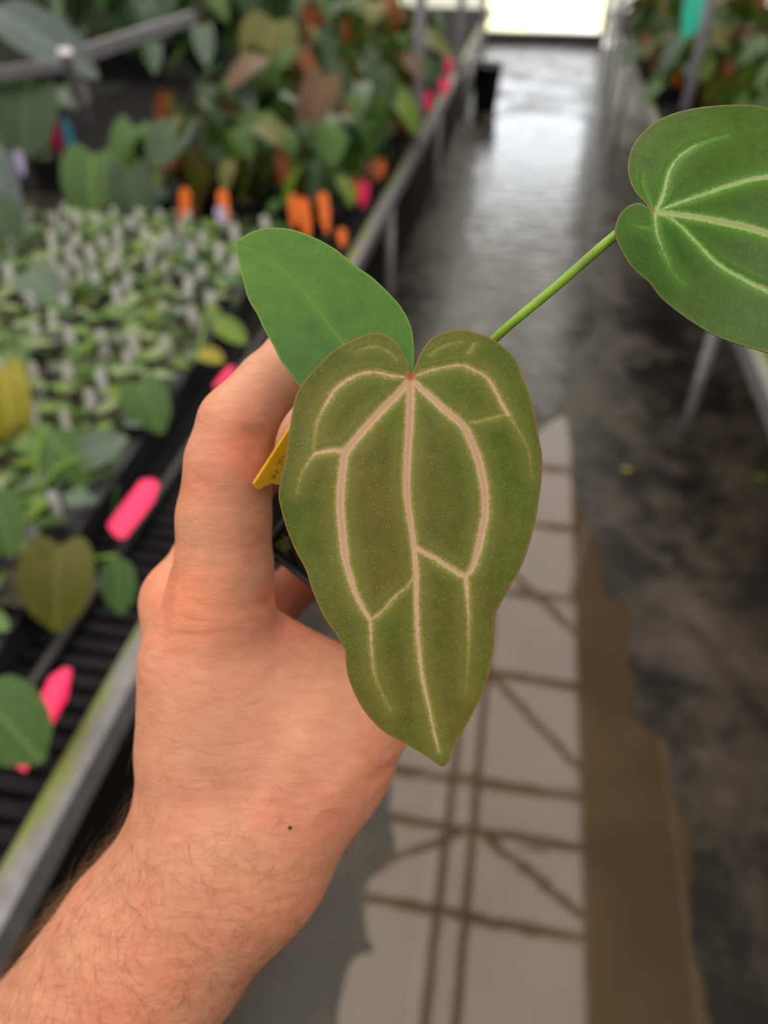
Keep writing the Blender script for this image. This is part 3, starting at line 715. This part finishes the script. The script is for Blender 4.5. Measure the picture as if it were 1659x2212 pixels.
VA = [([(886, 815), (886, 870), (882, 950), (878, 1020), (880, 1080), (887, 1130), (894, 1180), (899, 1240), (900, 1310), (902, 1370), (908, 1430), (916, 1480), (925, 1520), (932, 1555), (940, 1590), (948, 1620)], 10, 1),
      ([(886, 818), (860, 850), (820, 890), (780, 935), (752, 970), (744, 985)], 8, 9), ([(744, 985), (738, 1040), (735, 1090), (740, 1150), (745, 1200)], 9, 9), ([(745, 1200), (755, 1240), (768, 1280), (785, 1315), (800, 1338)], 8, 4), ([(800, 1338), (802, 1400), (808, 1450), (822, 1490), (843, 1532)], 3.5, -4),
      ([(886, 818), (920, 848), (960, 885), (1000, 920), (1020, 960), (1035, 1000)], 7, 9), ([(1035, 1000), (1045, 1050), (1048, 1100), (1040, 1150), (1032, 1190)], 9, 8), ([(1032, 1190), (1020, 1225), (1005, 1245)], 7, 5), ([(1005, 1245), (1010, 1300), (1012, 1360), (1010, 1420), (1006, 1490)], 6, -6),
      ([(897, 1180), (905, 1186), (940, 1205), (975, 1228), (1005, 1245)], 5, 6), ([(895, 1240), (880, 1265), (850, 1290), (825, 1320), (800, 1338)], .5, 1.5),
      ([(886, 815), (850, 812), (800, 803), (760, 815), (725, 840), (708, 866)], 2, 4), ([(708, 866), (690, 900), (680, 940), (678, 975)], 2, -3),
      ([(748, 976), (720, 972), (680, 980)], 6, 3), ([(680, 980), (665, 1000), (648, 1030), (643, 1062)], 2.5, -5),
      ([(890, 815), (930, 800), (985, 789), (1010, 793), (1050, 815), (1070, 845), (1085, 875), (1097, 895)], 1, 4), ([(1097, 895), (1120, 930), (1140, 970), (1148, 1030)], 0, -6),
      ([(1016, 912), (1060, 903), (1095, 893)], -1, -1), ([(855, 773), (830, 752), (800, 748), (770, 757)], -4, -5), ([(930, 765), (960, 745), (1000, 738)], -4, -5), ([(1022, 744), (1012, 762)], -1, -2)]
def zA(x, y):
    u = (x-890)/280; v = (y-1180)/470
    return .1605+.0035*u*u+.0016*v*v+.0006*np.sin(y/55+np.sign(u)*1.2)*np.abs(u)**2+.0012*(1-np.exp(-np.abs(x-889)/60))*-1
dense_leaf(OA, zA, VA, [(886, 812, 11)], M_leafA)
OB = [(1408, 453), (1400, 446), (1388, 438), (1373, 417), (1361, 392.5), (1356, 363), (1360, 336), (1370.5, 308), (1395, 281), (1422, 260), (1457, 245), (1503, 234), (1558, 228), (1604, 227), (1634, 229), (1662, 238), (1720, 265), (1800, 330), (1880, 420), (1945, 520), (2000, 630), (1930, 690), (1850, 735), (1760, 765), (1700, 768), (1652, 761), (1598, 745), (1552, 729), (1517, 710), (1476, 683), (1441, 656), (1419, 634), (1403, 612), (1381, 593), (1360, 572), (1341, 539), (1330, 515), (1328, 496), (1334, 474), (1343, 458), (1360, 444), (1379, 439), (1394, 444)]
OB[1] = (1402, 450); OB[2] = (1390, 436); OB[-1] = (1396, 446)
VB = [([(1415, 458), (1480, 466), (1560, 480), (1659, 505), (1850, 570)], 6, 9), ([(1415, 458), (1460, 440), (1520, 420), (1580, 400), (1659, 383), (1750, 400)], 2, 6), ([(1415, 458), (1432, 420), (1445, 370), (1470, 335), (1500, 315)], 5, 1), ([(1500, 315), (1530, 303), (1570, 292)], 0, -6),
      ([(1415, 458), (1460, 480), (1510, 530), (1550, 570), (1600, 600), (1659, 628), (1760, 660)], 2, 6), ([(1415, 462), (1417, 500), (1435, 550), (1455, 590), (1478, 612)], 4, -4), ([(1408, 492), (1385, 490), (1368, 484)], -1, -5), ([(1412, 455), (1400, 430), (1388, 400), (1386, 375)], 0, -6)]
dense_leaf(OB, lambda x, y: .163+.00001*(x-1415)+.0012*np.cos((y-470)/110.)*-1+.0007*np.sin(x/90), VB, [(1411, 457, 3)], M_leafB)
OC = [(509, 526), (528, 510), (554, 498), (581, 493), (618, 494), (650, 502), (681.5, 515), (705, 527), (729, 542), (750, 560), (774, 579), (801, 597), (822, 616), (846, 640), (864.5, 661), (880, 687), (890, 714), (894, 748), (894, 783), (892, 807), (886, 860), (860, 900), (800, 920), (740, 905), (690, 876), (648, 836), (628.5, 809), (607, 780), (591, 748), (570, 711), (557, 682), (538, 650), (528, 618.5), (520, 584), (513, 549.5)]
VC = [([(512, 528), (570, 548), (610, 580), (650, 620), (690, 675), (740, 740), (790, 800), (840, 860)], -3, 3)]
dense_leaf(OC, lambda x, y: .182+.010*((y-526)/300)*-1*.6+.0000002*(x-700)**2*.1+.0015*np.abs((x-512)*.68-(y-526)*.73)/200, VC, [], M_leafC)
def stem(pts, r, mat, name='petiole'):
    P = [W3(*p)-PL for p in pts]; m = MB(); m.tube(crom(P, 6), r, 12); return obj(name, m.me(name, mat, True), plant)
stem([(800, 1130, .243), (850, 1000, .215), (880, 880, .180), (886, 820, .1630)], .0011, M_petiole)
stem([(805, 1130, .243), (930, 880, .195), (1065, 735, .178), (1200, 620, .171), (1330, 508, .1665), (1413, 458, .1642)], .00112, M_petiole)
stem([(795, 1130, .243), (850, 1000, .22), (870, 880, .184)], .0011, M_petiole)
# square pot
u_ = Vector((.79, -.61, 0)); v_ = Vector((.61, .79, 0))     # camera frame (y up)
zr = .236; c0 = C3(560, 1184, zr); sd = 402*zr/F
Mp = Matrix((u_, v_, Vector((0, 0, 1)))).transposed().to_4x4()
ctr = c0+(u_+v_)*sd/2
pm = potmesh('square', sd/1.03, .056, 0); T = Matrix.Translation(-PL) @ CM @ Matrix.Translation(ctr-Vector((0, 0, .056))) @ Mp
pm.V = [tuple(T @ Vector(v)) for v in pm.V]
po = obj('pot', pm.me('pot', M_black), plant)
b = po.modifiers.new('bevel', 'BEVEL'); b.width = .0006; b.segments = 2
def soil_held():
    n = 70; V = []; Fc = []
    for i in range(n):
        for j in range(n):
            x = (i/(n-1)-.5)*sd*.93; y = (j/(n-1)-.5)*sd*.93
            h = .0022*math.sin(x*900+3*math.sin(y*700))*math.cos(y*820)+random.uniform(-.0009, .0009)
            V.append(T @ Vector((x, y, .049+h)))
    for i in range(n-1):
        for j in range(n-1): Fc.append((i*n+j, (i+1)*n+j, (i+1)*n+j+1, i*n+j+1))
    me = mesh('soil', V, Fc, M_soil); obj('soil', me, plant)
    m = MB()
    for k in range(260):
        x = random.uniform(-.45, .45)*sd; y = random.uniform(-.45, .45)*sd; r = random.uniform(.0006, .0022)
        Mx = T @ Matrix.Translation((x, y, .0505)) @ Matrix.Rotation(random.uniform(0, 6), 4, Vector((random.random(), random.random(), random.random()+.1)).normalized())
        m.box(-r, r, -r*.7, r*.6, -r*.4, r*.5, Mx)
    o = obj('bark_chips', m.me('bark_chips', M_moss), plant); tag(o, kind='stuff')
soil_held()
# yellow tag pushed into the pot
def ytag():
    t = NT('yellow tag with pencil marks'); n = t.noise(300, 3)
    t.P(Base_Color=t.mix(t.mr(n, .3, .7), (.78, .46, .015, 1), (.85, .54, .03, 1)), Roughness=.4); t.translucent((.9, .5, .02, 1), .3)
    ink = simple('pencil ink', (.05, .04, .03, 1), .7)
    # tag plane: local frame from four picture points with depths
    A = C3(548, 1047, .1975); B = C3(663, 868, .203); D = C3(655, 1155, .217)
    ex = (B-A); wd_ = ex.length; ex.normalize(); ey = D-A; ey -= ex*ey.dot(ex)*0; 
    nx = ex.cross(ey).normalized(); ey = nx.cross(ex).normalized()
    if ey.dot(D-A) < 0: ey = -ey
    hh = (D-A).dot(ey)
    o = [(.0004, .0), (wd_, 0), (wd_, hh*.7), (wd_*.85, hh*1.25), (wd_*.85, hh*2.1), (wd_*.55, hh*2.1), (wd_*.5, hh*1.2), (.0035, .0052), (.0012, .0033), (.0004, .0029), (-.0003, .0024), (0, .0006)]
    th = .00085; root = CM @ A
    R = CM.to_3x3()
    V = [R @ (ex*a+ey*b) for a, b in o]+[R @ (ex*a+ey*b-nx*th*(1 if nx.z < 0 else -1)*-1) for a, b in o]; n = len(o)
    me = mesh('plant_tag', V, [tuple(range(n)), tuple(range(n, 2*n))[::-1]]+[(i, i+n, (i+1) % n+n, (i+1) % n) for i in range(n)], t.m, False)
    bm = bmesh.new(); bm.from_mesh(me); bmesh.ops.recalc_face_normals(bm, faces=bm.faces); bm.to_mesh(me); bm.free()
    ob = tag(obj('plant_tag', me, None, root), 'yellow tag with faint handwriting stuck in the held pot', 'tag')
    m = MB(); sgn = 1 if nx.z > 0 else -1
    strokes = [[(.0042, .0030), (.0052, .0040)], [(.0045, .0044), (.0058, .0033)], [(.0050, .0028), (.0052, .0046)], [(.0060, .0040), (.0072, .0032)], [(.0066, .0030), (.0066, .0045)],
               [(.0082, .0022), (.0098, .0028)], [(.0096, .0018), (.0098, .0034)], [(.0088, .0036), (.0096, .0040)], [(.0062, .0066), (.0080, .0074)], [(.0064, .0078), (.0086, .0062)], [(.0068, .0060), (.0074, .0082)], [(.0090, .0070), (.0108, .0066)], [(.0104, .0022), (.0114, .0030)], [(.0112, .0048), (.0122, .0058)]]
    for s_ in strokes:
        P = [R @ (ex*a+ey*b+nx*sgn*.0009) for a, b in s_]; m.tube(P, .00011, 5)
    tag(obj('handwriting', m.me('handwriting', ink), ob), 'dark handwritten strokes')
ytag()

# ------------------------------------------------------------------ hand and forearm: one continuous surface
def hand():
    vox = .0011
    lo = np.array([-.150, -.225, -.335]); hi = np.array([.045, .065, -.176])
    n = ((hi-lo)/vox).astype(int)
    ax = [lo[i]+vox*np.arange(n[i]) for i in range(3)]
    X, Y, Z = np.meshgrid(ax[0].astype(np.float32), ax[1].astype(np.float32), ax[2].astype(np.float32), indexing='ij')
    D = np.full(X.shape, .05, np.float32)
    def chain(pts, fl=1.):
        res = None
        for a, b in zip(pts[:-1], pts[1:]):
            A = C3(*a[:3]); B = C3(*b[:3]); ra = a[3]*a[2]/F; rb = b[3]*b[2]/F
            mx = max(ra, rb)+.014
            sl = []
            for i in range(3):
                l = min(A[i], B[i])-mx; h = max(A[i], B[i])+mx
                i0 = int(max(0, (l-lo[i])/vox)); i1 = int(min(n[i], (h-lo[i])/vox+1)); sl.append(slice(i0, max(i0, i1)))
            sl = tuple(sl)
            x = X[sl]; y = Y[sl]; z = Z[sl]
            d = B-A; f2 = fl; dz = d.z/f2
            L2 = d.x**2+d.y**2+dz**2
            px_ = x-A.x; py_ = y-A.y; pz = (z-A.z)/f2
            t = np.clip((px_*d.x+py_*d.y+pz*dz)/L2, 0, 1)
            dd = np.sqrt((px_-t*d.x)**2+(py_-t*d.y)**2+(pz-t*dz)**2)-(ra+t*(rb-ra))
            if res is None: res = np.full(X.shape, .05, np.float32)
            res[sl] = smin(res[sl], dd, .002)
        return res
    def smin(a, b, k):
        h = np.clip(.5+.5*(b-a)/k, 0, 1); return b*(1-h)+a*h-k*h*(1-h)
    body = chain([(-190, 2800, .256, 246), (40, 2465, .246, 232), (170, 2270, .240, 224), (330, 2045, .235, 212), (485, 1850, .231, 202)], .86)
    body = smin(body, chain([(490, 1850, .231, 195), (462, 1620, .226, 165), (455, 1430, .223, 152), (470, 1310, .219, 112)], .85), .010)
    body = smin(body, chain([(545, 1790, .230, 185), (690, 1640, .227, 160), (768, 1565, .229, 103)], .9), .010)
    body = smin(body, chain([(520, 1520, .226, 155), (670, 1560, .228, 140)], .85), .012)
    body = smin(body, chain([(560, 1405, .231, 90), (745, 1490, .238, 84)], .9), .008)
    body = smin(body, chain([(768, 1565, .230, 98), (900, 1450, .243, 72), (968, 1340, .254, 62), (990, 1260, .263, 52)]), .008)
    body = smin(body, chain([(403, 1302, .236, 99), (425, 1430, .236, 110)]), .004)
    mid = chain([(405, 1305, .240, 90), (478, 1150, .252, 72), (535, 1030, .262, 64), (640, 940, .264, 62), (760, 865, .262, 54)])
    body = smin(body, mid, .004)
    idx = chain([(474, 1320, .218, 108), (484, 1225, .216, 104), (484, 1120, .213, 100), (496, 1000, .209, 94), (508, 928, .207, 85)])
    idx2 = chain([(518, 905, .207, 80), (580, 830, .214, 68), (640, 765, .222, 63), (730, 695, .236, 57), (795, 690, .250, 48)])
    idx = smin(idx, idx2, .003)
    body = smin(body, idx, .006)
    ring = chain([(520, 1380, .262, 66), (600, 1300, .268, 54), (665, 1240, .274, 49), (760, 1180, .286, 46), (830, 1150, .292, 40)])
    body = smin(body, ring, .004)
    pink = chain([(520, 1400, .278, 54), (620, 1290, .293, 44), (740, 1215, .308, 38)])
    D = smin(body, pink, .003)
    # surface nets
    S_ = D < 0
    corners = [(i, j, k) for i in (0, 1) for j in (0, 1) for k in (0, 1)]
    sh = tuple(s-1 for s in D.shape)
    def cs(A, c): return A[c[0]:c[0]+sh[0], c[1]:c[1]+sh[1], c[2]:c[2]+sh[2]]
    cntc = sum(cs(S_, c).astype(np.int8) for c in corners); act = (cntc > 0) & (cntc < 8)
    I = np.argwhere(act); idm = -np.ones(sh, np.int32); idm[act] = np.arange(len(I))
    acc = np.zeros((len(I), 3)); num = np.zeros(len(I))
    vals = {c: D[I[:, 0]+c[0], I[:, 1]+c[1], I[:, 2]+c[2]] for c in corners}
    for a in corners:
        for ax_ in range(3):
            if a[ax_] == 0:
                b = list(a); b[ax_] = 1; b = tuple(b); va = vals[a]; vb = vals[b]; m_ = (va < 0) != (vb < 0)
                t = np.where(m_, va/(va-vb+1e-12), 0); pt = np.tile(np.array(a, float), (len(I), 1)); pt[:, ax_] = t
                acc[m_] += pt[m_]; num[m_] += 1
    V = (I+acc/num[:, None])*vox+lo
    faces = []
    for ax_ in range(3):
        a1, a2 = [(1, 2), (2, 0), (0, 1)][ax_]
        s0 = [slice(1, -1)]*3; s1 = [slice(1, -1)]*3; s0[ax_] = slice(0, -1); s1[ax_] = slice(1, None)
        A = S_[tuple(s0)]; B = S_[tuple(s1)]; E_ = np.argwhere(A != B)
        ins = A[E_[:, 0], E_[:, 1], E_[:, 2]]
        off = np.array([1, 1, 1]); off[ax_] = 0; E2 = E_+off
        q = []
        for d1, d2 in ((0, 0), (-1, 0), (-1, -1), (0, -1)):
            p = E2.copy(); p[:, a1] += d1; p[:, a2] += d2
            p = np.minimum(p, np.array(sh)-1); q.append(idm[p[:, 0], p[:, 1], p[:, 2]])
        q = np.stack(q, 1); q[~ins] = q[~ins][:, ::-1]; q = q[(q >= 0).all(1)]; faces.append(q[:, ::1])
    Fq = np.concatenate(faces)
    me = bpy.data.meshes.new('hand'); me.from_pydata(V.tolist(), [], Fq.tolist())
    bm = bmesh.new(); bm.from_mesh(me); bmesh.ops.recalc_face_normals(bm, faces=bm.faces)
    for _ in range(4): bmesh.ops.smooth_vert(bm, verts=bm.verts, factor=.5, use_axis_x=True, use_axis_y=True, use_axis_z=True)
    bm.to_mesh(me); bm.free()
    N = len(me.vertices); co = np.empty(N*3); me.vertices.foreach_get('co', co); P = co.reshape(-1, 3)
    nr = np.empty(N*3); me.vertices.foreach_get('normal', nr); NR = nr.reshape(-1, 3)
    u = 829.5+P[:, 0]/-P[:, 2]*F; v = 1106-P[:, 1]/-P[:, 2]*F
    # fine modelling: knuckle folds, tendons, joint creases (moved along the normal)
    dsp = np.zeros(N)
    front = NR[:, 2] > .1
    def groove(a, b, w, depth, side=True):
        A = np.array(a); B = np.array(b); d = B-A; q = np.stack([u, v], 1); t = np.clip(((q-A)@d)/(d@d), 0, 1)
        e = np.linalg.norm(q-A-t[:, None]*d, axis=1); return -depth*np.exp(-(e/w)**2)*np.sin(np.clip(t, .02, .98)*PI)**.5
    G_ = 0
    for g in [((360, 1215), (540, 1240), 9, .00015), ((375, 1255), (560, 1270), 8, .00015), ((350, 1300), (520, 1322), 9, .00018), ((365, 1335), (480, 1345), 8, .00015), ((345, 1370), (520, 1372), 8, .0002),
              ((540, 1310), (610, 1300), 14, .0008), ((520, 935), (590, 940), 14, .0005), ((430, 900), (520, 935), 10, .0002), ((455, 850), (490, 900), 8, .0002), ((560, 1150), (590, 1200), 10, .0003),
              ((600, 1345), (740, 1385), 11, .0005), ((800, 1690), (862, 1650), 12, .0009), ((780, 1760), (850, 1690), 12, .0004), ((660, 1420), (740, 1400), 12, .0002)]:
        G_ = G_+groove(*g)*front
    for a, b, w, dp in [((370, 1200), (345, 1420), 12, .0006)]:
        G_ = G_+groove(a, b, w, dp)*front
    for a, b, w, dp in [((620, 1340), (720, 1370), 20, -.0007), ((700, 1500), (560, 1800), 40, -.0008), ((440, 1300), (430, 1560), 34, -.0006), ((790, 1640), (650, 1800), 26, -.0006), ((540, 1860), (400, 2050), 40, .0004)]:
        G_ = G_+groove(a, b, w, dp)*front
    P = P+NR*np.asarray(G_)[:, None]; me.vertices.foreach_set('co', P.ravel())
    red = np.zeros(N)
    for x, y, r, s_ in [(400, 1290, 90, .8), (430, 1330, 70, .7), (520, 965, 65, 1.), (600, 1300, 50, .8), (660, 1350, 60, .6), (560, 1010, 40, .9), (820, 1660, 80, .5), (430, 1060, 45, .4), (330, 1270, 45, .5), (700, 1800, 100, .4), (330, 2080, 140, .35), (640, 1990, 140, .45), (650, 1260, 60, .8), (700, 1300, 70, 1.), (545, 900, 40, .5), (250, 2180, 120, .4)]:
        red = np.maximum(red, s_*np.exp(-((u-x)**2+(v-y)**2)/r**2))
    hairy = np.clip((v-1650)/450, 0, 1)
    for nm, val in (('red', red), ('hairy', hairy)):
        a = me.attributes.new(nm, 'FLOAT', 'POINT'); a.data.foreach_set('value', val.astype(np.float32))
    t = NT('skin'); w = t.co()
    rot = (0, 0, math.radians(0))
    wr = t.noise(210, 4, .6, t.co((.28, 1.5, 1)), .5); wr2 = t.noise(340, 4, .65, t.co((.5, 1.2, .6), rot=(0, 0, -.6)), .6); pore = t.noise(1500, 3, .6, w)
    blot = t.noise(45, 4, .55, w); blot2 = t.noise(140, 3, .5, w)
    c = t.mix(t.mr(blot, .35, .68), (.62, .30, .185, 1), (.67, .265, .175, 1))
    c = t.mix(t.mr(blot2, .45, .7, 0, .35), c, (.69, .37, .24, 1))
    c = t.mix(t.math('MULTIPLY', t.attr('red'), .75), c, (.84, .235, .13, 1))
    c = t.mix(t.mr(wr, .3, .5, .3, 0), c, (.42, .15, .08, 1)); c = t.mix(t.mr(wr2, .62, .42, 0, .22), c, (.45, .16, .09, 1))
    h = t.math('ADD', t.math('MULTIPLY', wr, 1.), t.math('MULTIPLY', wr2, .6)); h = t.math('ADD', h, t.math('MULTIPLY', pore, .25))
    t.P(Base_Color=c, Roughness=.52, Specular_IOR_Level=.35, Normal=t.bump(h, .42, .0008), Subsurface_Weight=.22, Subsurface_Radius=(1., .35, .2), Subsurface_Scale=.004)
    me.materials.append(t.m); me.polygons.foreach_set('use_smooth', [True]*len(me.polygons)); me.update()
    ob = obj('person', me); ob.matrix_world = CM
    tag(ob, 'bare left hand and hairy forearm reaching up from the lower left, gripping a small pot', 'person')
    # hairs
    cand = np.where((NR[:, 2] > -.25) & (v > 1480) & (u > -160) & (v < 2500))[0]
    wgt = np.clip((v[cand]-1560)/350, .05, 1)**1.3*(1+2.6*np.clip((.45-NR[cand, 2])*1.5, 0, 1)*(NR[cand, 0] < .1))
    wgt *= np.where(u[cand] > 650, .35, 1)
    pick = rng.choice(cand, 2400, p=wgt/wgt.sum(), replace=False)
    V = []; Fc = []; 
    for i in pick:
        p = Vector(P[i]); nn_ = Vector(NR[i]); 
        base = Vector((.75, -.55, 0)) if rng.random() < .45 else Vector((-.2, -.9, 0))
        base = Vector((rng.normal(0, .5), rng.normal(0, .5), rng.normal(0, .2)))+base
        tg = (base-nn_*base.dot(nn_)).normalized(); L = rng.uniform(.004, .0125)*(1+.25*(v[i] > 1900)); r0 = rng.uniform(.000026, .000042)
        bend = nn_.cross(tg)*rng.normal(0, .95); lift = rng.uniform(.12, .5); n0 = len(V)
        if NR[i, 2] < .35: lift = rng.uniform(.4, .9)
        K = 9
        for s_ in range(K+1):
            f = s_/K; q = p+tg*L*f+nn_*L*(lift*f-.32*lift*f*f*2*.8)+bend*L*f*f*.5-nn_*.0001; r_ = r0*(1-.75*f)
            a = nn_.cross(tg)
            V += [q+a*r_, q-a*.5*r_+nn_*.87*r_, q-a*.5*r_-nn_*.87*r_]
            if s_: 
                for k in range(3): Fc.append((n0+(s_-1)*3+k, n0+(s_-1)*3+(k+1) % 3, n0+s_*3+(k+1) % 3, n0+s_*3+k))
    hm = simple('arm hair', (.23, .12, .055, 1), .45, .5, 60)
    tag(obj('arm_hair', mesh('arm_hair', V, Fc, hm), ob), 'fine brown arm hair', kind='stuff')
    # mole
    k = np.argmin((u-623)**2+(v-1789)**2+np.where(NR[:, 2] > .3, 0, 1e6)); m = MB(); q = Vector(P[k])
    m.lathe([(0, .0005), (.0003, .00045), (.00055, .0002), (.00065, -.0003)], 12)
    rotm = Vector(NR[k]).to_track_quat('Z', 'Y').to_matrix().to_4x4(); m.V = [tuple(Matrix.Translation(q) @ rotm @ Vector(a)) for a in m.V]
    tag(obj('mole', m.me('mole', simple('mole', (.05, .02, .012, 1), .6), True), ob), 'small dark brown mole')
hand()
